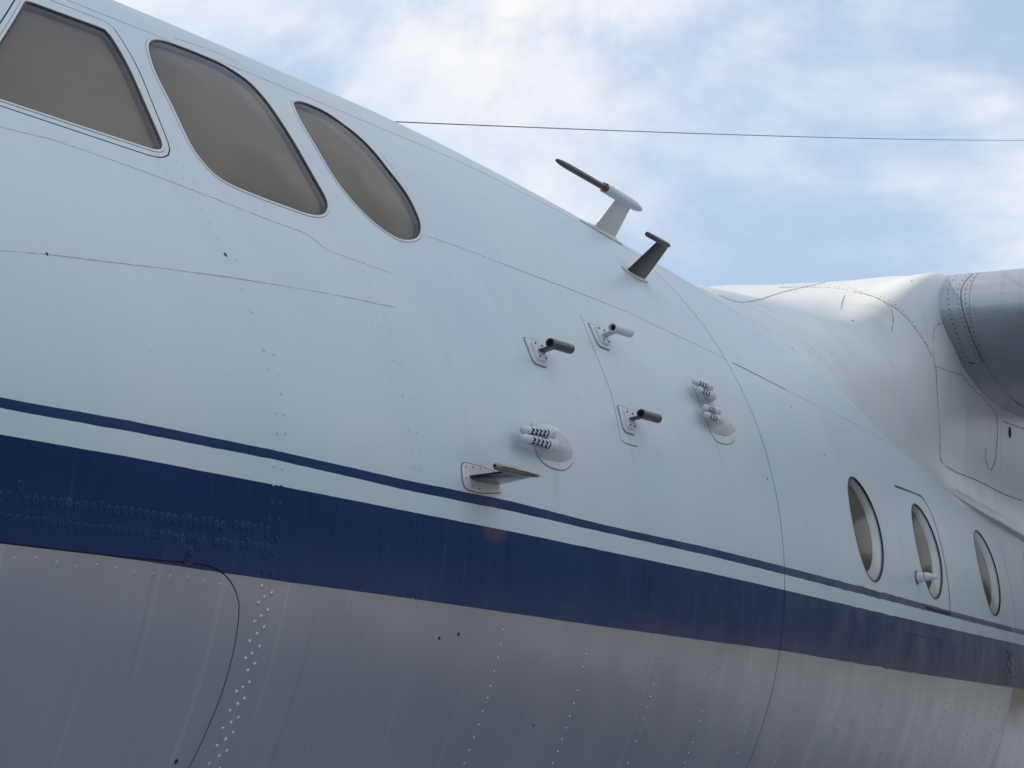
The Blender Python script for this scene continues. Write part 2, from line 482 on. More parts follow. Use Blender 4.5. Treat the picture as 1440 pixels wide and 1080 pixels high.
def cdt(pts, edges):
    r = delaunay_2d_cdt([Vector(p) for p in pts], edges, [], 0, 1e-6)
    V = np.array([(v.x, v.y) for v in r[0]])
    return V, np.array([f for f in r[2] if len(f) == 3])
def loop_edges(k0, n): return [(k0+i, k0+(i+1) % n) for i in range(n)]

def patch(name, loop, off, mat, parent, step=.05, bulge=0.0, xs=False, **kw):
    """a sheet following the skin inside a loop of (x, s)"""
    loop = np.asarray(loop)
    mn, mx_ = loop.min(0), loop.max(0)
    gx, gy = np.meshgrid(np.arange(mn[0]+step/2, mx_[0], step), np.arange(mn[1]+step/2, mx_[1], step))
    g = np.column_stack([gx.ravel(), gy.ravel()])
    g = g[inside(loop, g)] if len(g) else g
    if len(g):
        d = np.min(np.linalg.norm(g[:, None]-loop[None], axis=2), 1); g = g[d > step*.4]
    pts = np.vstack([loop, g]) if len(g) else loop
    V, T = cdt(pts, loop_edges(0, len(loop)))
    T = T[inside(loop, V[T].mean(1))]
    h = np.full(len(V), float(off))
    if bulge:
        d = np.min(np.linalg.norm(V[:, None]-loop[None], axis=2), 1)
        h += bulge*(1-np.exp(-d/.09))
    P, n = at(V[:, 0], V[:, 1], h)
    return mesh_obj(name, P, T, mat, parent, normals=None if bulge else n, xs=V if xs else None, **kw)
def plate(name, loop, t0, t1, mat, parent, bev=.003, **kw):
    """a thin plate lying on the skin: top face, bevelled edge, side wall"""
    loop = np.asarray(loop)
    if area(loop) < 0: loop = loop[::-1]
    inner = offset_loop(loop, -bev)
    V, T = cdt(inner, loop_edges(0, len(inner)))
    T = T[inside(inner, V[T].mean(1))]
    P, _ = at(V[:, 0], V[:, 1], t1)
    b = Bag().add(P, T.tolist())
    A, _ = at(inner[:, 0], inner[:, 1], t1); B, _ = at(loop[:, 0], loop[:, 1], t1-bev*.7); C, _ = at(loop[:, 0], loop[:, 1], t0)
    n = len(loop)
    b.add(np.vstack([A, B, C]), [[(k+1)*n+i, (k+1)*n+(i+1) % n, k*n+(i+1) % n, k*n+i] for k in range(2) for i in range(n)])
    o = b.obj(name, mat, parent, **kw)
    return o
def strip(name, loops, mat, parent, closed=True, **kw):
    """band between successive loops [(loop, off), ...] on the skin"""
    n = len(loops[0][0]); V = []
    for lp, off in loops:
        V.append(at(lp[:, 0], lp[:, 1], off)[0])
    F = [[k*n+i, k*n+(i+1) % n, (k+1)*n+(i+1) % n, (k+1)*n+i] for k in range(len(loops)-1) for i in range(n if closed else n-1)]
    return Bag().add(np.vstack(V), F).obj(name, mat, parent, **kw)
def skin_line(bag, pts, w, off=.0004, h=.0004):
    """a raised bead of filler along points (x, s)"""
    p = resample(pts, .03)
    ww = w*(.75+.5*rng.random(len(p)))[:, None]
    t = np.gradient(p, axis=0); t /= np.maximum(np.linalg.norm(t, axis=1, keepdims=True), 1e-9)
    nn = np.column_stack([t[:, 1], -t[:, 0]])
    A, B = p+nn*ww/2, p-nn*ww/2
    V = [at(A[:, 0], A[:, 1], -.001)[0], at(A[:, 0], A[:, 1], off)[0], at(B[:, 0], B[:, 1], off)[0], at(B[:, 0], B[:, 1], -.001)[0]]
    n = len(p)
    bag.add(np.vstack(V), [[k*n+i, k*n+i+1, (k+1)*n+i+1, (k+1)*n+i] for k in range(3) for i in range(n-1)])

def local(x, s):
    """frame at a skin point: origin, aft, up (round the hull), outward"""
    th = s/R; P = surf(x, th); e = 1e-3
    tx = surf(x+e, th)-surf(x-e, th); tx /= np.linalg.norm(tx)
    n = nrm(np.array([x]), np.array([th]))[0]
    tc = np.cross(tx, n); tc /= np.linalg.norm(tc)
    if tc @ (surf(x, th+e)-surf(x, th-e)) < 0: tc = -tc
    return P, tx, tc, n
class Frame:
    def __init__(s, x, sarc): s.P, s.a, s.c, s.n = local(x, sarc); s.x = x; s.s = sarc
    def __call__(s, dx, dc, h): return s.P+dx*s.a+dc*s.c+h*s.n
def lathe(bag, p0, p1, prof, seg=24, cap0=True, cap1=True):
    """profile [(t along 0..1, radius)] turned round the axis p0 -> p1"""
    p0 = np.asarray(p0, float); p1 = np.asarray(p1, float)
    ax = p1-p0; L = np.linalg.norm(ax); ax = ax/L
    u = np.cross(ax, [0, 0, 1.0]); u = u/np.linalg.norm(u) if np.linalg.norm(u) > 1e-6 else np.array([1., 0, 0])
    v = np.cross(ax, u)
    V = []; F = []
    for t, r in prof:
        for k in range(seg):
            a = 2*math.pi*k/seg; V.append(p0+ax*L*t+r*(math.cos(a)*u+math.sin(a)*v))
    for j in range(len(prof)-1):
        for k in range(seg): F.append([j*seg+k, j*seg+(k+1) % seg, (j+1)*seg+(k+1) % seg, (j+1)*seg+k])
    if cap0: F.append(list(range(seg))[::-1])
    if cap1: F.append([(len(prof)-1)*seg+k for k in range(seg)])
    bag.add(V, F)
def loft(bag, secs, cap=True):
    """sections: lists of equal point counts, closed"""
    n = len(secs[0]); V = [p for s in secs for p in s]
    F = [[k*n+i, k*n+(i+1) % n, (k+1)*n+(i+1) % n, (k+1)*n+i] for k in range(len(secs)-1) for i in range(n)]
    if cap: F += [list(range(n))[::-1], [(len(secs)-1)*n+i for i in range(n)]]
    bag.add(V, F)
def foil_pts(f, le, te, h, thick, n=9, dc=0.0):
    """symmetric airfoil outline in a frame at height h between stations le and te"""
    c = te-le; up, lo = [], []
    for k in range(n):
        t = .5*(1-math.cos(math.pi*k/(n-1)))
        y = thick*5*(.2969*math.sqrt(t)-.126*t-.3516*t*t+.2843*t**3-.1036*t**4)*c
        up.append(f(le+t*c, dc+y, h)); lo.append(f(le+t*c, dc-y, h))
    return up+lo[-2:0:-1]

# ------------------------------------------------------------------ the aircraft
AC = bpy.data.objects.new('transport_aircraft', None)
AC.empty_display_size = .5
AC['label'] = 'white transport aircraft with blue stripes, bare metal belly, probes and round cabin windows'
AC['category'] = 'aircraft'
link(AC)

# --- outlines cut into the skin
W2 = catmull([(211, 66), (215, 59), (226, 57.5), (245.5, 63), (281.7, 77), (315, 92), (345.5, 111.7), (365, 131), (384.4, 156), (412, 199), (440, 248), (456.7, 278), (458.5, 291), (451, 300), (431.7, 299), (404, 289.4), (362, 274), (323, 257.5), (301, 243.6), (284.4, 225.6), (267.8, 200.6), (245.6, 153), (223, 109), (213.6, 82.5)], True, 4)
W3 = catmull([(414.8, 149), (420, 144), (432.6, 146.6), (458, 158), (481.6, 174), (505, 192.4), (526, 213.7), (547.6, 241), (569, 269), (583.8, 296.7), (590, 316), (587, 329.7), (577.4, 335), (560, 334), (539, 322), (517.8, 305), (492, 277.6), (471, 250), (449.6, 213.7), (428, 177.5)], True, 4)
W1 = fillet([(38, 2), (150, 43), (234, 215), (-38, 125.5)], [5, 14, 11, 8])
W1O = fillet([(30, -16), (158, 34), (253, 233), (-64, 127)], [8, 26, 20, 10])
L1, L1O, L2, L3 = (resample(hits(w), .022, True) for w in (W1, W1O, W2, W3))
CABIN = [(1.12, .252), (2.075, .252), (3.235, .252), (4.38, .252), (5.44, .252)]
def circle(c, r, n=56):
    a = np.linspace(0, 2*math.pi, n, endpoint=False)
    return np.column_stack([c[0]+r*np.cos(a), c[1]+r*np.sin(a)])
holes = [offset_loop(L, .012) for L in (L1, L2, L3)]+[circle(c, .199) for c in CABIN]

S0, S1 = -R*math.pi/2, R*math.pi*1.5
ring = lambda x: np.column_stack([np.full(60, x), np.linspace(S0, S1, 60)])
hatch = hits([(0, 763), (75, 772), (180, 784), (262, 791.5), (297, 797), (318, 810), (331, 830), (336.5, 851), (333, 890), (325, 930), (312, 975), (294, 1020), (275, 1062)])
hatch = np.vstack([catmull(hatch, False, 4), [(-3.33, -.75), (-3.36, -1.3), (-3.45, -1.5), (-4.25, -1.5), (-4.3, -1.3), (-4.3, -.30)]])
exit_l = np.array([(1.80, .50), (2.20, .507), (2.27, .50), (2.325, .455), (2.338, .40), (2.338, .07), (2.325, .022), (2.28, .006), (1.90, .006)])
mid = catmull(hits([(816, 442), (830, 479), (845, 515), (860, 556), (868, 592), (872, 613), (875, 621), (884, 625), (897, 628)]), False, 4)
seam_hi = hits([(1030, 510), (1066, 528), (1105, 548)])
top_line = hits([(244, 53), (275, 63), (310, 76), (337, 88)])
slots = [  # polyline in (x, s), width, closed
    (ring(0.0), .0046, False), (ring(3.69), .0032, False), (hatch, .0028, True), (L1O, .0034, True),
    (catmull(exit_l, False, 5), .0105, False), (mid, .0028, False), (seam_hi, .0040, False), (top_line, .0028, False)]

def build_skin():
    pts = []; edges = []
    def add(p, closed):
        k = len(pts); pts.extend(map(tuple, p))
        edges.extend(loop_edges(k, len(p)) if closed else [(k+i, k+i+1) for i in range(len(p)-1)])
    polys = []
    for h in holes: add(h, True); polys.append(h)
    slot_polys = []
    for p, w, closed in slots:
        if p[0, 0] == p[-1, 0] and not closed and len(p) == 60:
            sp = np.array([(p[0, 0]-w/2, S0), (p[0, 0]+w/2, S0), (p[0, 0]+w/2, S1), (p[0, 0]-w/2, S1)])
            a = np.linspace(S0, S1, 160)
            for sgn in (-1, 1): add(np.column_stack([np.full(160, p[0, 0]+sgn*w/2), a]), False)
            slot_polys.append(('poly', sp))
        elif closed:
            q = resample(p, .03, True); a, b = offset_loop(q, w/2), offset_loop(q, -w/2)
            add(a, True); add(b, True); slot_polys.append(('ring', a, b))
        else:
            q = resample(p, .03); a, b = offset_line(q, w/2), offset_line(q, -w/2)
            lp = np.vstack([a, b[::-1]]); add(lp, True); slot_polys.append(('poly', lp))
    # paint edges
    for i in range(4):
        x = np.linspace(-4.6, 8, 130); s = band_s(i, x)
        add(np.column_stack([x, s]), False)
    # frame of the sheet and its grid
    gx = np.r_[X_NOSE, np.linspace(-6.28, -4.7, 14), np.arange(-4.6, 4.6, .09), np.arange(4.7, X_TAIL, .45), X_TAIL]
    gs = np.r_[np.linspace(S0, -1.25, 8), np.arange(-1.2, 2.3, .075), np.linspace(2.4, S1, 30)]
    add([(X_NOSE, s) for s in gs], False); add([(X_TAIL, s) for s in gs], False)
    add([(x, S0) for x in gx], False); add([(x, S1) for x in gx], False)
    cons = np.array(pts)
    G = np.array([(x, s) for x in gx[1:-1] for s in gs[1:-1]])
    cell = {}
    for i, c in enumerate(np.floor(cons/.05).astype(int)): cell.setdefault(tuple(c), []).append(i)
    keep = []
    for g in G:
        c = np.floor(g/.05).astype(int); ok = True
        for a in (-1, 0, 1):
            for b in (-1, 0, 1):
                for i in cell.get((c[0]+a, c[1]+b), ()):
                    if abs(cons[i, 0]-g[0]) < .025 and abs(cons[i, 1]-g[1]) < .025: ok = False
        keep.append(ok)
    pts.extend(map(tuple, G[np.array(keep)]))
    V, T = cdt(pts, edges)
    c = V[T].mean(1)
    dead = np.zeros(len(T), bool)
    for h in polys: dead |= inside(h, c)
    for s in slot_polys:
        dead |= inside(s[1], c) if s[0] == 'poly' else (inside(s[1], c) ^ inside(s[2], c))
    T = T[~dead]
    # separate islands
    parent = np.arange(len(V))
    def find(a):
        while parent[a] != a: parent[a] = parent[parent[a]]; a = parent[a]
        return a
    for t in T:
        a, b, d = find(t[0]), find(t[1]), find(t[2]); parent[b] = a; parent[find(d)] = a
    root = np.array([find(t[0]) for t in T])
    return V, T, root
V2, T2, ROOT = build_skin()
labels = {}
SKIN = []
for r in np.unique(ROOT):
    T = T2[ROOT == r]
    idx, inv = np.unique(T, return_inverse=True)
    xs = V2[idx]; P, n = at(xs[:, 0], xs[:, 1])
    c = xs.mean(0); ext = np.ptp(xs, axis=0)
    if len(T) < 6: continue
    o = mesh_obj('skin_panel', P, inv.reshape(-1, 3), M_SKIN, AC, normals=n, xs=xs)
    SKIN.append((o, c, ext, len(T)))
for o, c, ext, k in SKIN:
    if ext[1] > 6:
        o['label'] = ('forward fuselage skin with the cockpit window openings' if c[0] < 0 and ext[0] > 4 else
                      'shiny rear fuselage skin' if c[0] > 4 else 'middle fuselage skin with the round window openings')
    elif c[1] < -.3: o.name = 'hatch_panel'; o['label'] = 'bare metal hatch with a rounded corner at lower left'
    else: o.name = 'window_surround'; o['label'] = 'pale blue white panel round the front cockpit window'

# dark sealant at the bottom of every joint
for p, w, closed in slots:
    q = resample(p, .04, closed)
    if closed: q = np.vstack([q, q[:1]])
    A, B = offset_line(q, .02), offset_line(q, -.02)
    n_ = len(q)
    Bag().add(np.vstack([at(A[:, 0], A[:, 1], -.004)[0], at(B[:, 0], B[:, 1], -.004)[0]]), [[i, i+1, n_+i+1, n_+i] for i in range(n_-1)]).obj('joint_sealant', M_SEAL, AC)

# --- cockpit windows
def cockpit_window(loop, blg, label):
    hole = offset_loop(loop, .012)
    fr = strip('cockpit_window', [(offset_loop(loop, .0125), -.0015), (offset_loop(loop, .010), .0004), (offset_loop(loop, .002), .0004), (offset_loop(loop, -.001), -.003), (offset_loop(loop, -.0015), -.020)], M_RUBBER, AC)
    fr['label'] = label
    rim = strip('retaining_rim', [(offset_loop(loop, .0112), .0002), (offset_loop(loop, .0104), .0016), (offset_loop(loop, .0050), .0016), (offset_loop(loop, .0042), .0002)], M_WHITE, fr)
    patch('pane', loop, -.0025, M_PANE, fr, .06, blg)
    patch('blind', offset_loop(loop, .004), -.018, M_BLIND, fr, .08, blg)
    return fr
cockpit_window(L1, 0, 'front trapezoid cockpit window')
cockpit_window(L2, .012, 'middle diamond shaped cockpit window')
cockpit_window(L3, .012, 'rear teardrop cockpit window')

# --- round cabin windows
for i, c in enumerate(CABIN):
    lp = circle(c, .192)
    fr = strip('cabin_window', [(circle(c, .1995), -.0005), (circle(c, .198), .0012), (circle(c, .1950), .0012), (circle(c, .1935), -.001), (circle(c, .1935), -.004)], M_RUBBER, AC)
    patch('pane', circle(c, .194), -.0015, M_PANE2, fr, .05, .006)
    strip('reveal', [(circle(c, .1985), -.008), (circle((c[0]-.004, c[1]+.006), .188), -.016), (circle((c[0]-.004, c[1]+.014), .180), -.026), (circle((c[0]-.005, c[1]+.018), .176), -.034)], M_REVEAL, fr)
    patch('blind', circle((c[0]-.005, c[1]+.018), .179), -.0325, M_BLIND2, fr, .06)
    # stitched edge: small teeth of the clamping ring on the outer rim
    tb = Bag()
    for k in range(110):
        a = 2*math.pi*k/110
        for_r = (.1965, .2015); da = .011
        q = np.array([(c[0]+r_*math.cos(a+d_), c[1]+r_*math.sin(a+d_)) for r_, d_ in ((for_r[0], -da), (for_r[1], -da), (for_r[1], da), (for_r[0], da))])
        P, _ = at(q[:, 0], q[:, 1], .0015); Q, _ = at(q[:, 0], q[:, 1], -.001)
        tb.add(np.vstack([P, Q]), [[0, 1, 2, 3], [0, 4, 5, 1], [1, 5, 6, 2], [2, 6, 7, 3], [3, 7, 4, 0]])
    tb.obj('ring_teeth', M_GUN, fr, kind='stuff')

# --- exit handle beside the second cabin window
f = Frame(1.79, .118)
b = Bag(); lathe(b, f(0, 0, -.004), f(0, 0, .030), [(0, .021), (.8, .020), (1, .016)], 20)
hd = b.obj('exit_handle', M_TUBEWHITE, AC)
b = Bag(); lathe(b, f(.0, .002, .026), f(.030, -.004, .078), [(0, .017), (.3, .017), (.75, .011), (.95, .007), (1, .003)], 18)
b.obj('grip', M_TUBEWHITE, hd)
b = Bag(); lathe(b, f(0, 0, .0005), f(0, 0, .004), [(0, .028), (1, .027)], 24)
b.obj('base_ring', M_GUN, hd)

# --- filler and crack lines under the paint
b = Bag()
for pts in ([(0, 178), (70, 195), (130, 215), (200, 240), (300, 278), (370, 306), (428, 327), (445, 338), (457, 351), (500, 366), (550, 384)],
            [(0, 352), (66, 357), (140, 366), (220, 376), (320, 389), (400, 402), (480, 416), (556, 432)],
            [(598, 331), (640, 345), (705, 370)]):
    skin_line(b, hits(pts), .0014)
b.obj('filler_line', M_CRACK, AC, label='faint rust tinted lines in the white paint')
b = Bag()
for pts in ([(705, 370), (760, 391), (820, 414), (880, 438), (950, 471), (1022, 506)], [(1105, 548), (1140, 566), (1190, 590), (1240, 617), (1290, 645), (1330, 668)],
            [(1078, 449), (1100, 476), (1118, 496)], [(1150, 528), (1165, 542)], [(1192, 568), (1203, 579)], [(535, 216), (550, 234), (562, 252)], [(570, 262), (576, 272)]):
    skin_line(b, hits(pts), .0014)
b.obj('filler_line', M_GREYLINE, AC, label='grey seam line along the upper side')
# small dark nicks
b = Bag()
for (px, py, r_) in ((317, 358, .0045), (618, 897.5, .0040), (645, 892, .0045), (1079, 673, .004), (750, 1020, .003), (248, 1071, .005), (1112, 572, .003), (1160, 640, .003), (1133, 605, .0025), (66, 357, .003)):
    c = hit(px, py); P, _ = at(circle(c, r_, 8)[:, 0], circle(c, r_, 8)[:, 1], .0006)
    Q, _ = at(circle(c, r_*1.05, 8)[:, 0], circle(c, r_*1.05, 8)[:, 1], -.001)
    b.add(np.vstack([P, Q]), [list(range(8))]+[[i, (i+1) % 8, 8+(i+1) % 8, 8+i] for i in range(8)])
b.obj('nick', M_BORE, AC, kind='stuff')

# --- rivets
RV = Bag()
HOLE3 = [offset_loop(L, .02) for L in (L1O, L2, L3)]
def rivet(x, s, r, h, ringy=False, seg=8):
    if any(abs(x-q[0]) < .26 and abs(s-q[1]) < .26 and math.hypot(x-q[0], s-q[1]) < .215 for q in CABIN) or any(inside(q, [(x, s)])[0] for q in HOLE3): return
    prof = [(r, -.0005), (r*.85, h*.55), (r*.45, h*.95)] if not ringy else [(r, -.0005), (r*.88, h), (r*.62, h*.95), (r*.50, h*.2)]
    a = np.arange(seg)*2*math.pi/seg
    xs = []; off = []
    for rr, hh in prof:
        xs += [(x+rr*math.cos(q), s+rr*math.sin(q)) for q in a]; off += [hh]*seg
    xs.append((x, s)); off.append(h if not ringy else h*.25)
    xs = np.array(xs); P, _ = at(xs[:, 0], xs[:, 1], np.array(off))
    F = [[k*seg+i, k*seg+(i+1) % seg, (k+1)*seg+(i+1) % seg, (k+1)*seg+i] for k in range(len(prof)-1) for i in range(seg)]
    m_ = (len(prof)-1)*seg
    F += [[m_+i, m_+(i+1) % seg, len(xs)-1] for i in range(seg)]
    RV.add(P, F, np.repeat([(x, s)], len(xs), 0))
def row(x, s0, s1, pitch, r, h, jit=.0012, miss=.04, ringy=False, seg=6):
    s = s0
    while s < s1:
        if rng.random() > miss: rivet(x+rng.normal(0, jit), s+rng.normal(0, jit), r, h*(.8+.4*rng.random()), ringy, seg)
        s += pitch
BB = lambda x: float(band_s(3, x)); BT = lambda x: float(band_s(2, x))
for x in (-2.125, -1.60, -1.075, -.614, -.157, .27, .845, 1.365, 1.625, 1.93, 2.41, 2.95, 3.45):
    row(x, -1.1, BB(x)-.02, .032, .0037, .0027, miss=.07)
    row(x, BB(x)-.01, BT(x), .030, .0026, .0010, miss=.2)
    row(x, BT(x), .75, .045, .0024, .0006, miss=.35)
for dx in (-.022, .022):
    row(-2.63+dx*.8, BB(-2.6), 1.0, .040, .0030, .0007, miss=.25)
# staggered rows of large domes on the belly
for k, dx in enumerate((-.020, 0., .020)):
    row(-3.212+dx, -1.1+(.0345/3)*k, BB(-3.2)-.012+(.01 if k == 1 else 0), .0345, .0051, .0027, .0014, .02 if k else .12, seg=8)
    if k != 1: row(-3.222+dx*.8, BB(-3.2)+.01, BT(-3.2)+.1, .034, .0052, .0016, .002, .10, seg=8)
for dx in (-.02, .016): row(-3.20+dx, BT(-3.2)+.1, .9, .042, .0040, .0008, .003, .22)
row(-3.31, BB(-3.3)+.01, BB(-3.3)+.09, .028, .0045, .0012, .002, .05)
# two rows of sunk ring fasteners in the blue band
p0, p1 = hit(0, 697), hit(376, 745)
n_ = 36
for k in range(n_+6):
    t = (k-5)/n_; x, s = p0+(p1-p0)*t
    if rng.random() > .05: rivet(x, s+rng.normal(0, .0015), .0090, .0006, True, 10)
    if rng.random() > .12: rivet(x+.009, s-.034+rng.normal(0, .0015), .0090, .0006, True, 10)
for q in ((256, 766), (267, 776), (279, 766), (28, 683)):
    c = hit(*q); rivet(c[0], c[1], .010, .0007, True, 10)
for k in range(16):
    x = -4.2+k*.055; rivet(x, BB(x)-.018-.008*rng.random(), .0065, .0003, True, 8)
# belly pattern aft of the main joint and along the stripes
for x0, x1, ds, pitch in ((2.3, 3.66, .012, .022), (1.7, 2.2, -.055, .030)):
    x = x0
    while x < x1:
        rivet(x, BT(x)+ds if ds < 0 else float(band_s(1, x))+ds, .0024, .0009, seg=6); x += pitch
for q in ((1128, 958), (1140, 975), (1160, 972), (1130, 1000), (1155, 1020), (1175, 1030), (1105, 1020), (1140, 1050), (1190, 1000)):
    c = hit(*q); rivet(c[0], c[1], .0036, .0018)
for q in ((1170, 936), (1153, 1020)):
    c = hit(*q)
    for k in range(5): rivet(c[0]+k*.04, c[1], .003, .0016)
for k in range(46):
    rivet(3.55+rng.normal(0, .045), BB(3.5)+.01+k*.0035, .004, .0016, seg=6)
ro = RV.obj('rivets', M_SKIN, AC, angle=0, kind='stuff')

# --- hatch latch
f = Frame(*hit(266, 786))
b = Bag()
for dx, dc, w_, h_ in ((0, 0, .010, .003), (0, .010, .007, .003), (0, -.008, .012, .002)):
    q = [f(dx-w_, dc-.004, 0), f(dx+w_, dc-.004, 0), f(dx+w_, dc+.004, 0), f(dx-w_, dc+.004, 0)]
    q2 = [f(dx-w_*.9, dc-.0035, h_), f(dx+w_*.9, dc-.0035, h_), f(dx+w_*.9, dc+.0035, h_), f(dx-w_*.9, dc+.0035, h_)]
    loft(b, [q, q2])
b.obj('hatch_latch', simple_mat('dark_blue_paint', (.006, .016, .06), .45), AC, kind='stuff')

# --- three open sampling tubes on arms
def sampling_tube(px, mat, label, tilt=.006):
    f = Frame(*hit(*px))
    def loop(pts, r): return fillet([(f.x+a, f.s+c) for a, c in pts], r, 5)
    base = plate('sampling_tube', loop([(-.060, .034), (.034, .034), (.030, -.020), (.012, -.041), (-.062, -.041)], [.012, .012, .01, .012, .02]), -.001, .0045, M_WHITE, AC)
    base['label'] = label
    strip('base_gasket', [(loop([(-.0625, .0365), (.0365, .0365), (.0325, -.020), (.013, -.0435), (-.0645, -.0435)], [.012, .012, .01, .012, .02]), .0012), (loop([(-.060, .034), (.034, .034), (.030, -.020), (.012, -.041), (-.062, -.041)], [.012, .012, .01, .012, .02]), .0014)], M_GASKET, base)
    lp = loop([(-.036, .026), (.026, .026), (.024, -.016), (.008, -.030), (-.040, -.030)], [.01, .01, .01, .01, .012])
    plate('mount_pad', lp, .004, .010, M_WHITE, base)
    b = Bag()
    for q in ((-.026, -.02), (-.022, .019), (.012, -.019), (.016, .018)):
        lathe(b, f(*q, .009), f(*q, .0125), [(0, .0032), (.7, .0030), (1, .0018)], 8)
    b.obj('pad_bolts', M_GUN, base, kind='stuff')
    b = Bag()
    loft(b, [foil_pts(f, -.022, .024, .006, .16), foil_pts(f, -.012, .034, .028, .15), foil_pts(f, -.004, .042, .040, .15)])
    b.obj('arm', mat, base)
    p0, p1 = f(-.024, 0, .047), f(.092, 0, .047+tilt)
    b = Bag()
    ro_, ri = .0132, .0088
    lathe(b, p0, p1, [(.45, ri), (0.06, ri), (0.0, ri+.0016), (0, ro_-.0012), (.012, ro_), (.97, ro_), (1.0, ro_-.003)], 28, False, True)
    tb = b.obj('tube', mat, base)
    b = Bag(); lathe(b, p0+(p1-p0)*.10, p0+(p1-p0)*.46, [(0, ri*.99), (1, ri*.99)], 20)
    b.obj('bore', M_BORE, tb)
sampling_tube((757, 496), M_GUN, 'leftmost dark grey sampling tube')
sampling_tube((846, 474), M_TUBEWHITE, 'white sampling tube, highest of the three')
sampling_tube((884, 591), M_GUN, 'lowest dark grey sampling tube')

# --- perforated twin tubes on humps
def perforated_tube(root, f, tip, col, r=.0095, n=4):
    p0, p1 = f(*tip), f(*col)
    ax = p1-p0; L = np.linalg.norm(ax); ax /= L
    b = Bag()
    lathe(b, p0, p1+ax*.012, [(0, r*.35), (.02, r*.75), (.06, r), (1, r)], 22)
    tb = b.obj('vent_tube', M_TUBEWHITE, root)
    b = Bag()
    lathe(b, p1-ax*.014, p1+ax*.020, [(0, r*1.15), (.12, r*1.45), (.38, r*1.45), (.42, r*1.25), (.55, r*1.25), (.6, r*1.55), (1, r*1.55)], 22)
    b.obj('collar', M_TUBEWHITE, tb)
    # crescent slots facing out and down, as short dark sunk inserts
    b = Bag()
    u = f.n-(f.n@ax)*ax; u /= np.linalg.norm(u); w = np.cross(ax, u)
    if w @ f.c < 0: w = -w
    for rowa in (-.10, -1.15):
        for k in range(n):
            t = L*(.26+.62*k/(n-1))
            ring_ = []
            for rr in (r*1.05, r*.85):
                for e in (-1, 1):
                    for q in np.linspace(-.55, .55, 6):
                        a = rowa+q
                        ring_.append((t+(L*.085*(1-(q/.60)**2)+.002 if e > 0 else .0015*(1-(q/.55)**2))-.012*abs(q)*.5, a, rr))
            P = [p0+ax*tt+rr*(math.cos(a)*u+math.sin(a)*w) for tt, a, rr in ring_]
            F = [[i, i+1, 6+i+1, 6+i] for i in range(5)]+[[i, i+1, 12+i+1, 12+i] for i in range(5)]+[[6+i, 6+i+1, 18+i+1, 18+i] for i in range(5)]
            b.add(P, F)
    b.obj('vent_slots', M_BORE, tb, kind='stuff')
def hump(root, f, outline, crest, hgt, name='hump', mat=None):
    """smooth blister: closed outline (dx, dc), height field falling to the skin"""
    lp = resample(catmull([(f.x+a, f.s+c) for a, c in outline], True, 5), .008, True)
    mn, mx_ = lp.min(0), lp.max(0); st = .006
    gx, gy = np.meshgrid(np.arange(mn[0], mx_[0], st), np.arange(mn[1], mx_[1], st)); g = np.column_stack([gx.ravel(), gy.ravel()])
    g = g[inside(lp, g)]; d = np.min(np.linalg.norm(g[:, None]-lp[None], axis=2), 1); g = g[d > st*.5]
    V, T = cdt(np.vstack([lp, g]), loop_edges(0, len(lp))); T = T[inside(lp, V[T].mean(1))]
    d = np.min(np.linalg.norm(V[:, None]-lp[None], axis=2), 1)
    h = np.array([hgt(a-f.x, c-f.s, q) for (a, c), q in zip(V, d)])
    P, _ = at(V[:, 0], V[:, 1], h-.001)
    return mesh_obj(name, P, T, mat or M_WHITE, root)
# lower left pair
f = Frame(*hit(780, 632))
lp = catmull([(f.x+a, f.s+c) for a, c in ((-.112, .055), (-.06, .074), (.03, .070), (.10, .045), (.128, .0), (.06, -.042), (-.02, -.052), (-.085, -.045), (-.122, -.022), (-.120, .02))], True, 5)
root = plate('vent_stub', lp, -.001, .0016, M_WHITE, AC, bev=.0015); root['label'] = 'lower left fairing with two perforated vent tubes'
pl = lp[22:52]
strip('base_gasket', [(offset_loop(lp, .0018)[22:52], .0008), (pl, .001)], M_GASKET, root, closed=False)
hump(root, f, [(-.112, .045), (-.05, .062), (.04, .045), (.115, .004), (.05, -.026), (-.04, -.034), (-.105, -.030), (-.118, .005)], None,
     lambda a, c, q: min(1, (q/.026))**.75*(.047*(1-.70*max(0, (a+.11)/.23)**1.3)))
perforated_tube(root, f, (-.268, .006, .034), (-.115, .018, .035), .0102, 5)
perforated_tube(root, f, (-.276, -.016, .036), (-.120, -.013, .036), .0112, 5)
# upper right pair of pairs
f = Frame(*hit(1010, 585))
lp = catmull([(f.x+a, f.s+c) for a, c in ((-.150, .090), (-.12, .125), (-.03, .128), (.03, .10), (.06, .02), (.10, -.035), (.088, -.066), (.04, -.085), (-.03, -.097), (-.11, -.095), (-.142, -.05), (-.150, .02))], True, 5)
root = plate('vent_stub', lp, -.001, .0016, M_WHITE, AC, bev=.0015); root['label'] = 'tall upper fairing with four perforated vent tubes'
strip('base_gasket', [(offset_loop(lp, .0018)[28:], .0008), (lp[28:], .001)], M_GASKET, root, closed=False)
hump(root, f, [(-.112, .092), (-.09, .115), (-.02, .112), (.02, .07), (.03, .01), (.10, -.02), (.15, -.022), (.09, -.045), (.02, -.066), (-.06, -.072), (-.112, -.066), (-.118, .02)], None,
     lambda a, c, q: min(1, (q/.024))**.75*(.031*(1-.6*max(0, (a+.11)/.26)**1.2)))
for tip, col in (((-.236, .066, .030), (-.118, .067, .030)), ((-.226, .043, .031), (-.124, .037, .031)), ((-.224, -.017, .030), (-.128, -.015, .030)), ((-.240, -.043, .031), (-.137, -.045, .031))):
    perforated_tube(root, f, tip, col, .0095)

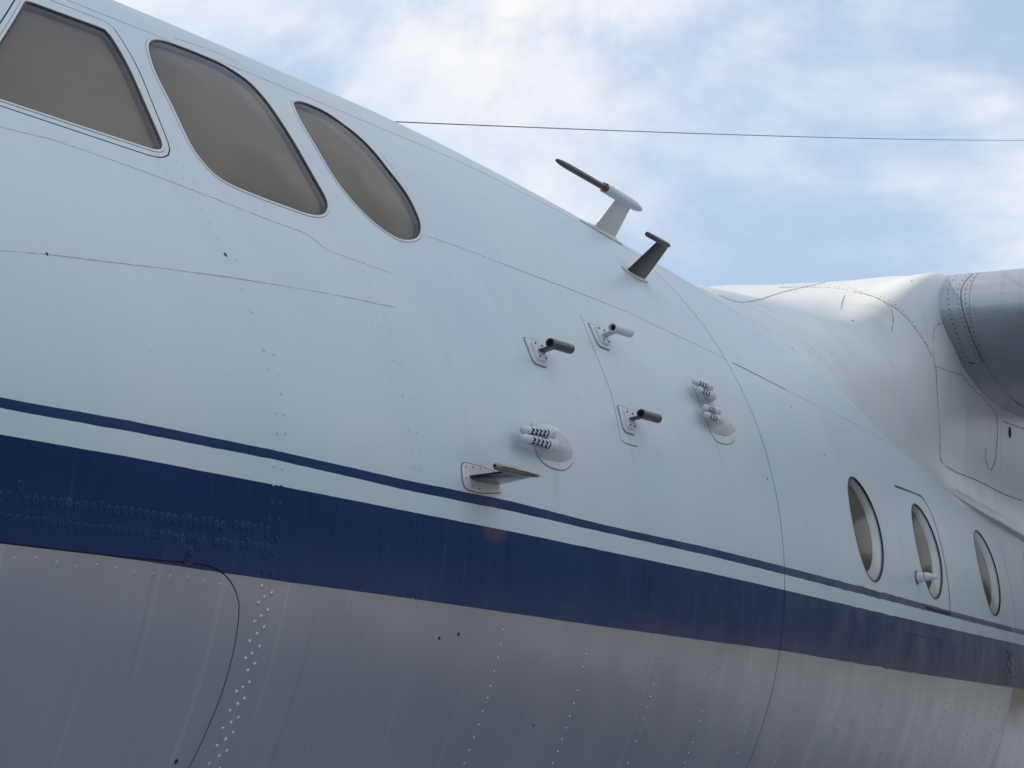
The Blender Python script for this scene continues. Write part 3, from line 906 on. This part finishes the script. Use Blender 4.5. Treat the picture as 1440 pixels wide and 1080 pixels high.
# --- swept metal probe above the thin stripe
f = Frame(*hit(680, 676))
lp = fillet([(f.x+a, f.s+c) for a, c in ((-.116, .029), (-.02, .030), (.088, .026), (.092, -.017), (-.02, -.030), (-.112, -.030))], [.030, .03, .008, .008, .03, .034], 8)
root = plate('air_probe', lp, -.001, .003, M_WHITE, AC, bev=.002); root['label'] = 'swept bare metal probe above the thin blue stripe'
strip('base_gasket', [(offset_loop(lp, .0025), .0008), (lp, .0012)], M_GASKET, root)
b = Bag()
for q in ((-.095, .02), (-.06, .024), (-.02, .025), (-.07, -.021), (-.03, -.023), (.065, -.010), (-.10, -.005)):
    lathe(b, f(*q, .002), f(*q, .0042), [(0, .0022), (.7, .0021), (1, .0012)], 8)
b.obj('base_screws', M_GUN, root, kind='stuff')
b = Bag()
loft(b, [foil_pts(f, -.080, .084, .001, .085, 13), foil_pts(f, -.084, .072, .035, .07, 13), foil_pts(f, -.088, .055, .075, .06, 13), foil_pts(f, -.092, .040, .104, .05, 13)])
b.obj('strut', M_DARKMETAL, root)
b = Bag()
lathe(b, f(-.166, 0, .105), f(.045, 0, .121), [(.10, .0035), (.0, .0036), (.0, .0052), (.03, .0082), (.12, .0095), (.5, .0095), (.8, .0070), (.97, .0035), (1, .001)], 26, False, True)
tb = b.obj('tube', M_STEEL, root)
b = Bag(); lathe(b, f(-.1655, 0, .105), f(-.15, 0, .1062), [(0, .0037), (1, .0035)], 16); b.obj('bore', M_BORE, tb)

# --- mast on the shoulder with a long dark rod
f = Frame(*hit(850, 329))
lp = catmull([(f.x+a, f.s+c) for a, c in ((-.21, 0), (-.15, .020), (-.02, .030), (.10, .026), (.15, 0), (.10, -.026), (-.02, -.030), (-.15, -.020))], True, 6)
root = plate('antenna_mast', lp, -.001, .004, M_CREAM, AC); root['label'] = 'white mast holding a long dark rod'
strip('base_gasket', [(offset_loop(lp, .0025), .0008), (lp, .0012)], M_GASKET, root)
hump(root, f, [(-.19, 0), (-.10, .016), (.05, .020), (.13, 0), (.05, -.020), (-.10, -.016)], None, lambda a, c, q: .003+.010*min(1, q/.018)**.8, 'strut_fillet')
b = Bag()
loft(b, [foil_pts(f, -.095, .088, .002, .10, 13), foil_pts(f, -.090, .074, .05, .10, 13), foil_pts(f, -.082, .054, .122, .10, 13)])
b.obj('strut', M_WHITE, root)
c0, c1 = f(-.196, 0, .131), f(.138, 0, .134)
b = Bag()
lathe(b, c0, c1, [(.10, .0135), (.0, .0138), (.0, .0165), (.02, .0172), (.62, .0172), (.80, .0155), (.92, .011), (.98, .006), (1, .001)], 30, False, True)
pod = b.obj('pod', M_TUBEWHITE, root)
b = Bag()
lathe(b, c0-np.array([.014, 0, 0]), c0+np.array([.03, 0, 0]), [(0, .0100), (.3, .0125), (1, .0130)], 26)
for k in range(8):
    a = 2*math.pi*k/8
    q = c0+np.array([-.004, .0138*math.cos(a), .0138*math.sin(a)])
    lathe(b, q-np.array([.008, 0, 0]), q+np.array([.006, 0, 0]), [(0, .003), (.5, .0034), (1, .0034)], 8)
b.obj('socket_ring', M_STEEL, pod)
b = Bag()
t0 = f(-.588, 0, .1235)
lathe(b, t0, c0, [(.03, .0030), (0, .0032), (0, .0042), (.02, .0062), (.10, .0092), (.25, .0104), (.9, .0104), (.96, .0085), (1, .0085)], 24, False, True)
rd = b.obj('rod', M_ROD, root)
b = Bag(); lathe(b, t0+(c0-t0)*.002, t0+(c0-t0)*.05, [(0, .0033), (1, .003)], 14); b.obj('bore', M_BORE, rd)

# --- dark bent blade below the mast
f = Frame(*hit(894, 387))
lp = catmull([(f.x+a, f.s+c) for a, c in ((-.11, 0), (-.06, .020), (.04, .020), (.10, 0), (.04, -.020), (-.06, -.020))], True, 6)
root = plate('temperature_probe', lp, -.001, .004, M_CREAM, AC); root['label'] = 'dark grey L shaped probe behind the mast'
strip('base_gasket', [(offset_loop(lp, .002), .0008), (lp, .0012)], M_GASKET, root)
b = Bag()
loft(b, [foil_pts(f, -.076, .076, .002, .10, 13), foil_pts(f, -.075, .055, .06, .10, 13), foil_pts(f, -.072, .026, .128, .10, 13), foil_pts(f, -.070, .018, .138, .08, 13)])
b.obj('strut', M_BLADE, root)
b = Bag()
lathe(b, f(-.172, 0, .137), f(.016, 0, .139), [(.04, .0042), (.0, .0045), (.0, .0062), (.03, .0082), (.5, .0086), (.93, .0086), (1, .006)], 24, False, True)
tb = b.obj('tube', M_BLADE, root)
b = Bag(); lathe(b, f(-.1715, 0, .137), f(-.16, 0, .137), [(0, .0046), (1, .0044)], 14); b.obj('bore', M_BORE, tb)

# ------------------------------------------------------------------ wing root fairing
FX = [1.05, 1.6, 1.85, 2.2, 2.6, 3.0, 3.4, 4.0, 4.8, 6.2, 7.0, 8.0]
FT = [20, 27, 35, 45, 52, 58, 66, 75, 90]
FD = np.array([
 [0, 0, 0, 0, 0, 0, 0, 0, 0],
 [0, 0, 0, .0, .005, .012, .02, .025, .025],
 [0, 0, 0, .015, .03, .04, .045, .045, .045],
 [0, 0, .02, .07, .09, .095, .095, .088, .084],
 [0, 0, .08, .17, .20, .185, .16, .125, .11],
 [0, .02, .15, .40, .575, .41, .285, .225, .195],
 [0, .02, .16, .43, .66, .565, .425, .335, .29],
 [0, .02, .16, .43, .69, .605, .475, .385, .34],
 [0, .02, .16, .43, .70, .62, .48, .39, .34],
 [0, .02, .15, .34, .44, .44, .40, .34, .30],
 [0, .01, .08, .18, .22, .22, .20, .17, .15],
 [0, 0, 0, 0, 0, 0, 0, 0, 0]])
def bump(x, th):
    d = np.degrees(np.minimum(th, math.pi-th))
    cols = np.stack([mono(d, FT, r) for r in FD], 0)
    X = np.array(FX); i = np.clip(np.searchsorted(X, x)-1, 0, len(X)-2)
    m = np.gradient(cols, X, axis=0); m[0] = 0; m[-1] = 0
    h = X[i+1]-X[i]; t = np.clip((x-X[i])/h, 0, 1); k = np.arange(len(x))
    return (2*t**3-3*t**2+1)*cols[i, k]+(t**3-2*t**2+t)*h*m[i, k]+(-2*t**3+3*t**2)*cols[i+1, k]+(t**3-t**2)*h*m[i+1, k]
gx = np.r_[np.arange(1.05, 4.2, .03), np.arange(4.25, 8.01, .12)]
gt = np.radians(np.r_[np.arange(20, 100, 1.2), np.arange(100, 160.1, 3)])
X, T = np.meshgrid(gx, gt, indexing='ij')
r_ = R+bump(X.ravel(), T.ravel())-.004
FP = np.stack([X.ravel(), -r_*np.cos(T.ravel()), r_*np.sin(T.ravel())], -1)
nx, nt_ = len(gx), len(gt)
FF = [[i*nt_+j, i*nt_+j+1, (i+1)*nt_+j+1, (i+1)*nt_+j] for i in range(nx-1) for j in range(nt_-1)]
fair = mesh_obj('wing_root_fairing', FP, FF, M_FAIR, AC)
fair_bvh = BVHTree.FromPolygons([Vector(p) for p in FP], FF)

# ------------------------------------------------------------------ wing
CH, XL, ZL, TH = 3.5, 2.995, 1.455, .172
def foil(n=40):
    t = (np.linspace(0, 1, n))**2
    y = TH*5*(.2969*np.sqrt(t)-.126*t-.3516*t**2+.2843*t**3-.1036*t**4)
    return t, y
def wing_piece(name, y0, y1, lo, hi, parent, sgn=1, mat=M_WING, grow=0.0, ny=8, endcap=False, label=None):
    """spanwise strip of the airfoil between chord fractions on both surfaces (lo..hi), -1..1 running from lower TE over the nose to upper TE"""
    u = np.linspace(lo, hi, 61 if hi-lo > .8 else 41)
    t = u*u; y = TH*5*(.2969*np.abs(u)-.126*t-.3516*t**2+.2843*t**3-.1036*t**4)*np.where(u > 0, .94, -1.0)
    V = []
    ys = np.linspace(y0, y1, ny)
    for yy in ys:
        tap = 1-.035*max(0, -yy-4.0)
        x = XL+CH*(t*tap+(1-tap)*.25); z = ZL+CH*tap*y
        nx_ = np.gradient(z); nz_ = -np.gradient(x); l_ = np.hypot(nx_, nz_); 
        V.append(np.column_stack([x-nx_/l_*grow*np.sign(1), np.full(len(x), yy*sgn), z-nz_/l_*grow]))
    n = len(u)
    F = [[k*n+i, k*n+i+1, (k+1)*n+i+1, (k+1)*n+i] for k in range(ny-1) for i in range(n-1)]
    b = Bag().add(np.vstack(V), F)
    if endcap:
        m = len(b.v); b.f.append([(ny-1)*n+i for i in range(n)])
    return b.obj(name, mat, parent, angle=60, label=label)
w = wing_piece('wing', -1.22, -9.0, -1, 1, AC, endcap=True, ny=14, label='bare metal wing at the right edge')
rootband = wing_piece('root_cuff', -1.27, -1.435, -.62, .62, w, grow=.0035, ny=4)
les = wing_piece('leading_edge_skin', -1.437, -8.9, -.50, .50, w, grow=.0035, ny=14)
w2 = wing_piece('wing', -1.0, -9.0, -1, 1, AC, sgn=-1, endcap=True, ny=6, label='wing on the far side')
wb = BVHTree.FromPolygons([Vector(v.co)-Vector((0, 0, ZC)) for v in rootband.data.vertices]+[Vector(v.co)-Vector((0, 0, ZC)) for v in les.data.vertices],
     [list(p.vertices) for p in rootband.data.polygons]+[[i+len(rootband.data.vertices) for i in p.vertices] for p in les.data.polygons])

def bead(bag, bvh, pts, w_, h=.0015, step=.02, under=.003):
    """seam strip laid on a surface along points seen in the photograph"""
    P = []
    for px, py in resample(catmull(pts, False, 6) if len(pts) > 2 else np.array(pts, float), 3.0):
        hit_, n, _, _ = bvh.ray_cast(Vector(CO), Vector(ray(px, py)))
        if hit_ is None: continue
        n = np.array(n); n = n if n @ (CO-np.array(hit_)) > 0 else -n
        P.append((np.array(hit_), n))
    if len(P) < 2: return
    Q = np.array([p for p, _ in P]); Nn = np.array([n for _, n in P])
    t = np.gradient(Q, axis=0); t /= np.maximum(np.linalg.norm(t, axis=1, keepdims=True), 1e-9)
    sd = np.cross(Nn, t); sd /= np.maximum(np.linalg.norm(sd, axis=1, keepdims=True), 1e-9)
    wv = w_*(.7+.6*rng.random(len(Q)))[:, None]
    a, b_ = Q+sd*wv/2, Q-sd*wv/2; k = len(Q)
    bag.add(np.vstack([a-Nn*under, a+Nn*h, b_+Nn*h, b_-Nn*under]), [[m*k+i, m*k+i+1, (m+1)*k+i+1, (m+1)*k+i] for m in range(3) for i in range(k-1)])
def dome(bag, bvh, px, py, r, h):
    hit_, n, _, _ = bvh.ray_cast(Vector(CO), Vector(ray(px, py)))
    if hit_ is None: return
    n = np.array(n); n = n if n @ (CO-np.array(hit_)) > 0 else -n
    lathe(bag, np.array(hit_)-n*.002, np.array(hit_)+n*h, [(0, r), (.8, r*.8), (1, r*.4)], 7, False, True)
b = Bag(); d = Bag()
main_seam = [(1095, 404), (1150, 404), (1200, 409), (1240, 422), (1270, 442), (1295, 473), (1311, 503), (1316, 520)]
for pts, w_ in (([(993, 406), (1020, 419), (1042, 425), (1068, 421), (1100, 411), (1130, 404), (1160, 397), (1185, 393)], .006),
                (main_seam, .005),
                ([(1316, 520), (1318, 560), (1321, 600), (1322, 640), (1326, 652)], .006),
                ([(1316, 515), (1335, 522), (1354, 528)], .005),
                ([(1200, 411), (1230, 418), (1250, 431), (1256, 447), (1254, 465)], .004),
                ([(1188, 415), (1184, 425), (1182, 434)], .003),
                ([(1313, 516), (1312, 480), (1314, 462), (1322, 455), (1332, 454)], .004),
                ([(1330, 655), (1345, 664), (1375, 676), (1410, 694), (1438, 704)], .005),
                ([(1350, 508), (1355, 530), (1366, 543), (1385, 562), (1400, 580), (1403, 605), (1400, 645), (1393, 663)], .004),
                ([(1387, 630), (1386, 645), (1390, 660)], .003),
                ([(1410, 592), (1425, 598), (1440, 603)], .005)):
    bead(b, fair_bvh, pts, w_)
b.obj('fairing_seam', M_GREYLINE, fair)
for pts in (main_seam, [(1316, 520), (1321, 600), (1322, 640)], [(1313, 516), (1312, 480), (1316, 458), (1332, 454)], [(1000, 405), (1040, 407), (1095, 404)]):
    p = resample(catmull(pts, False, 6), 6.5)
    for q in p: dome(d, fair_bvh, q[0]+rng.normal(0, .7), q[1]-4+rng.normal(0, .8), .0034, .0012)
for q in ((1199, 451), (1152, 506), (1138, 495), (1198, 572), (1170, 498), (1282, 395), (1186, 555), (1115, 489)): dome(d, fair_bvh, *q, .006, .001)
d.obj('fairing_rivets', M_GUN, fair, kind='stuff')
# drain hole
hh, n, _, _ = fair_bvh.ray_cast(Vector(CO), Vector(ray(1420, 608)))
if hh is not None:
    hh = np.array(hh); n = np.array(n); n = n if n @ (CO-hh) > 0 else -n
    b = Bag(); lathe(b, hh-n*.01, hh+n*.002, [(0, .030), (1, .030)], 18); b.obj('drain_hole', M_BORE, fair)
# overhanging lower edge of the fairing
lp = hits([(1327, 684), (1345, 697), (1375, 718), (1405, 737), (1442, 759)])
lp = resample(np.vstack([catmull(lp, False, 5), [(6.0, .60)]]), .06)
V = []; sec = ((.0, -.005), (.0, .030), (.022, .040), (.055, .030), (.060, -.005))
for ds, hh_ in sec: V.append(at(lp[:, 0], lp[:, 1]+ds-.01, hh_*.75*np.clip((lp[:, 0]-2.85)/1.0, .06, 1))[0])
k = len(lp)
Bag().add(np.vstack(V), [[m*k+i, m*k+i+1, (m+1)*k+i+1, (m+1)*k+i] for m in range(4) for i in range(k-1)]).obj('fairing_edge_strip', M_FAIR, fair)
# seams and rivets on the metal leading edge
b = Bag(); d = Bag()
s2 = [(1368, 385), (1356, 398), (1351, 412), (1353, 432), (1359, 452), (1367, 475), (1378, 500), (1383, 510)]
bead(b, wb, s2, .0038, .0012)
bead(b, wb, [(1362, 510), (1372, 511)], .006, .002)
b.obj('leading_edge_seam', M_SEAL, w)
for off_ in (-5, 6):
    for q in resample(catmull(s2, False, 6), 7): dome(d, wb, q[0]+off_, q[1], .005, .002)
for q in resample(catmull([(1340, 388), (1331, 402), (1329, 418), (1332, 440), (1340, 466), (1350, 492), (1362, 514)], False, 6), 7): dome(d, wb, q[0]+4, q[1], .006, .002)
d.obj('leading_edge_rivets', M_STEEL, w, kind='stuff')

# ------------------------------------------------------------------ engines and landing gear (beyond the frame; they shade and mirror in the hull)
M_TYRE = simple_mat('tyre_rubber', (.02, .02, .021), .8, var=.2, scale=20)
def wheel(parent, c, r=.42, w_=.24):
    b = Bag(); lathe(b, np.array(c)-[0, w_/2, 0], np.array(c)+[0, w_/2, 0], [(0, r*.55), (0, r*.86), (.14, r*.97), (.5, r), (.86, r*.97), (1, r*.86), (1, r*.55)], 28)
    wo_ = b.obj('wheel', M_TYRE, parent)
for sgn in (-1, 1):
    yc = 3.95*sgn
    b = Bag(); lathe(b, (1.15, yc, 1.18), (8.2, yc, 1.25), [(0, .34), (.02, .52), (.10, .66), (.30, .74), (.60, .66), (.85, .38), (1, .05)], 36)
    nac = b.obj('engine_nacelle', M_WING, AC)
    b = Bag(); lathe(b, (.45, yc, 1.18), (1.16, yc, 1.18), [(0, .01), (.1, .12), (.4, .26), (1, .33)], 28); b.obj('spinner', M_WING, nac)
    for k in range(4):
        a = math.pi/4+k*math.pi/2; rd_ = np.array([0, math.cos(a), math.sin(a)]); tg = np.array([.45, -math.sin(a)*.9, math.cos(a)*.9])
        secs = []
        for rr, ch in ((.28, .12), (.7, .26), (1.3, .30), (1.8, .24), (1.95, .10)):
            c_ = np.array([.85, yc, 1.18])+rd_*rr; nn_ = np.cross(rd_, tg)
            secs.append([c_-tg*ch/2, c_-nn_*.02, c_+tg*ch/2, c_+nn_*.02])
        b = Bag(); loft(b, secs); b.obj('propeller_blade', M_BLADE, nac)
    b = Bag(); lathe(b, (4.6, yc, .7), (4.6, yc, -1.75), [(0, .09), (.6, .08), (.6, .06), (1, .06)], 16); lathe(b, (4.6, yc-.42, -1.75), (4.6, yc+.42, -1.75), [(0, .05), (1, .05)], 12)
    mg = b.obj('main_gear', M_GUN, AC)
    for dy in (-.30, .30): wheel(mg, (4.6, yc+dy, -1.75), .45)
b = Bag(); lathe(b, (-4.3, 0, -1.0), (-4.3, 0, -1.85), [(0, .07), (.6, .06), (.6, .05), (1, .05)], 16); lathe(b, (-4.3, -.28, -1.85), (-4.3, .28, -1.85), [(0, .04), (1, .04)], 12)
ng = b.obj('nose_gear', M_GUN, AC)
for dy in (-.20, .20): wheel(ng, (-4.3, dy, -1.85), .35, .18)

# ------------------------------------------------------------------ tail fin and wire aerial
b = Bag()
secs = []
for z, xl, c in ((.9, 11.2, 4.0), (2.2, 12.4, 3.2), (4.9, 14.6, 1.9), (5.2, 14.9, 1.5)):
    tt = np.linspace(0, 1, 10); yy = .10*5*(.2969*np.sqrt(tt)-.126*tt-.3516*tt**2+.2843*tt**3-.1036*tt**4)*c
    secs.append([np.array([xl+c*a, -q, z]) for a, q in zip(tt, yy)]+[np.array([xl+c*a, q, z]) for a, q in zip(tt[-2:0:-1], yy[-2:0:-1])])
loft(b, secs); b.obj('tail_fin', M_WHITE, AC)
W0, W1_ = np.array([-.82, 0, 1.47]), np.array([14.9, 0, 5.53])
W1_ = np.array([13.2, 0, 1.70+.2578*(13.2-.05)]); W0 = np.array([-.85, 0, 1.70+.2578*(-.85-.05)])
b = Bag(); ts = np.linspace(0, 1, 24); pp = [W0+(W1_-W0)*t-np.array([0, 0, .10*t*(1-t)]) for t in ts]
for q0, q1 in zip(pp[:-1], pp[1:]): lathe(b, q0, q1, [(0, .0023), (1, .0023)], 6, False, False)
wo = b.obj('antenna_wire', M_WIRE, AC, label='thin dark wire aerial rising from the roof towards the tail')
b = Bag(); lathe(b, W0-np.array([0, 0, .08]), W0+np.array([0, 0, .03]), [(0, .03), (.3, .02), (1, .015)], 12); b.obj('wire_anchor', M_GUN, wo)

# ------------------------------------------------------------------ ground
def make_ground():
    m, nt, out = new_mat('airfield_ground'); t = NT(nt)
    P = t.n('ShaderNodeTexCoord').outputs['Object']
    ln = t.n('ShaderNodeVectorMath', operation='LENGTH'); t.l(P, ln.inputs[0])
    n1 = t.noise(P, .06, 5, .6); n2 = t.noise(P, 3, 6, .6)
    con = t.mix(t.ramp(n2, .3, .7), rgba(.29, .305, .335), rgba(.36, .375, .40))
    gr = t.mix(t.ramp(n1, .3, .7), rgba(.055, .065, .030), rgba(.13, .105, .06))
    f = t.ramp(t.math('ADD', ln.outputs['Value'], t.math('MULTIPLY', n1, 12.0)), 30, 38)
    b = t.bsdf(Base_Color=t.mix(f, con, gr), Roughness=.85)
    t.l(b.outputs[0], out.inputs['Surface'])
    return m
me = bpy.data.meshes.new('ground')
me.from_pydata([(-2500, -2500, 0), (2500, -2500, 0), (2500, 2500, 0), (-2500, 2500, 0)], [], [[0, 1, 2, 3]])
me.materials.append(make_ground())
g = bpy.data.objects.new('ground', me); g['kind'] = 'structure'; g['label'] = 'grey concrete apron with grass beyond'
link(g)

# ------------------------------------------------------------------ unseen trees behind the camera, added to darken what the blue stripe mirrors
m, nt, out = new_mat('foliage'); t = NT(nt)
tc = t.n('ShaderNodeTexCoord').outputs['Object']
bb = t.bsdf(Base_Color=t.mix(t.ramp(t.noise(tc, .8, 4, .6), .3, .7), rgba(.035, .055, .018), rgba(.085, .105, .035)), Roughness=.7)
t.l(bb.outputs[0], out.inputs['Surface'])
V = []; Fq = []
for k in range(90):
    a = math.radians(-13-160*(k+rng.random()*.7)/90); rad = 46+14*rng.random()
    cx, cy = rad*math.cos(a), rad*math.sin(a); hgt = 6.5+4*rng.random(); wd = 2.6+1.4*rng.random()
    n_ = 900
    u = rng.normal(size=(n_, 3)); u /= np.linalg.norm(u, axis=1, keepdims=True)
    p = u*(rng.random((n_, 1))**.4)*np.array([wd, wd, hgt*.46])+np.array([cx, cy, hgt*.54])
    q = rng.normal(size=(n_, 3)); q /= np.linalg.norm(q, axis=1, keepdims=True)
    w_ = np.cross(q, rng.normal(size=(n_, 3))); w_ /= np.linalg.norm(w_, axis=1, keepdims=True)
    sz = (.16+.20*rng.random((n_, 1)))
    base = len(V)
    V += np.concatenate([p-q*sz-w_*sz, p+q*sz-w_*sz, p+q*sz+w_*sz, p-q*sz+w_*sz]).tolist()
    Fq += [[base+i, base+n_+i, base+2*n_+i, base+3*n_+i] for i in range(n_)]
    base = len(V); V += [[cx+.18*(1-.5*h_)*math.cos(q_), cy+.18*(1-.5*h_)*math.sin(q_), h_*hgt*.6] for h_ in (0, 1) for q_ in np.arange(6)*math.pi/3]
    Fq += [[base+i, base+(i+1) % 6, base+6+(i+1) % 6, base+6+i] for i in range(6)]
me = bpy.data.meshes.new('unseen_tree_line'); me.from_pydata(V, [], Fq); me.materials.append(m)
o = bpy.data.objects.new('unseen_tree_line', me); o['kind'] = 'stuff'; o['label'] = 'unseen dark green trees added to darken the hull reflections'; link(o)
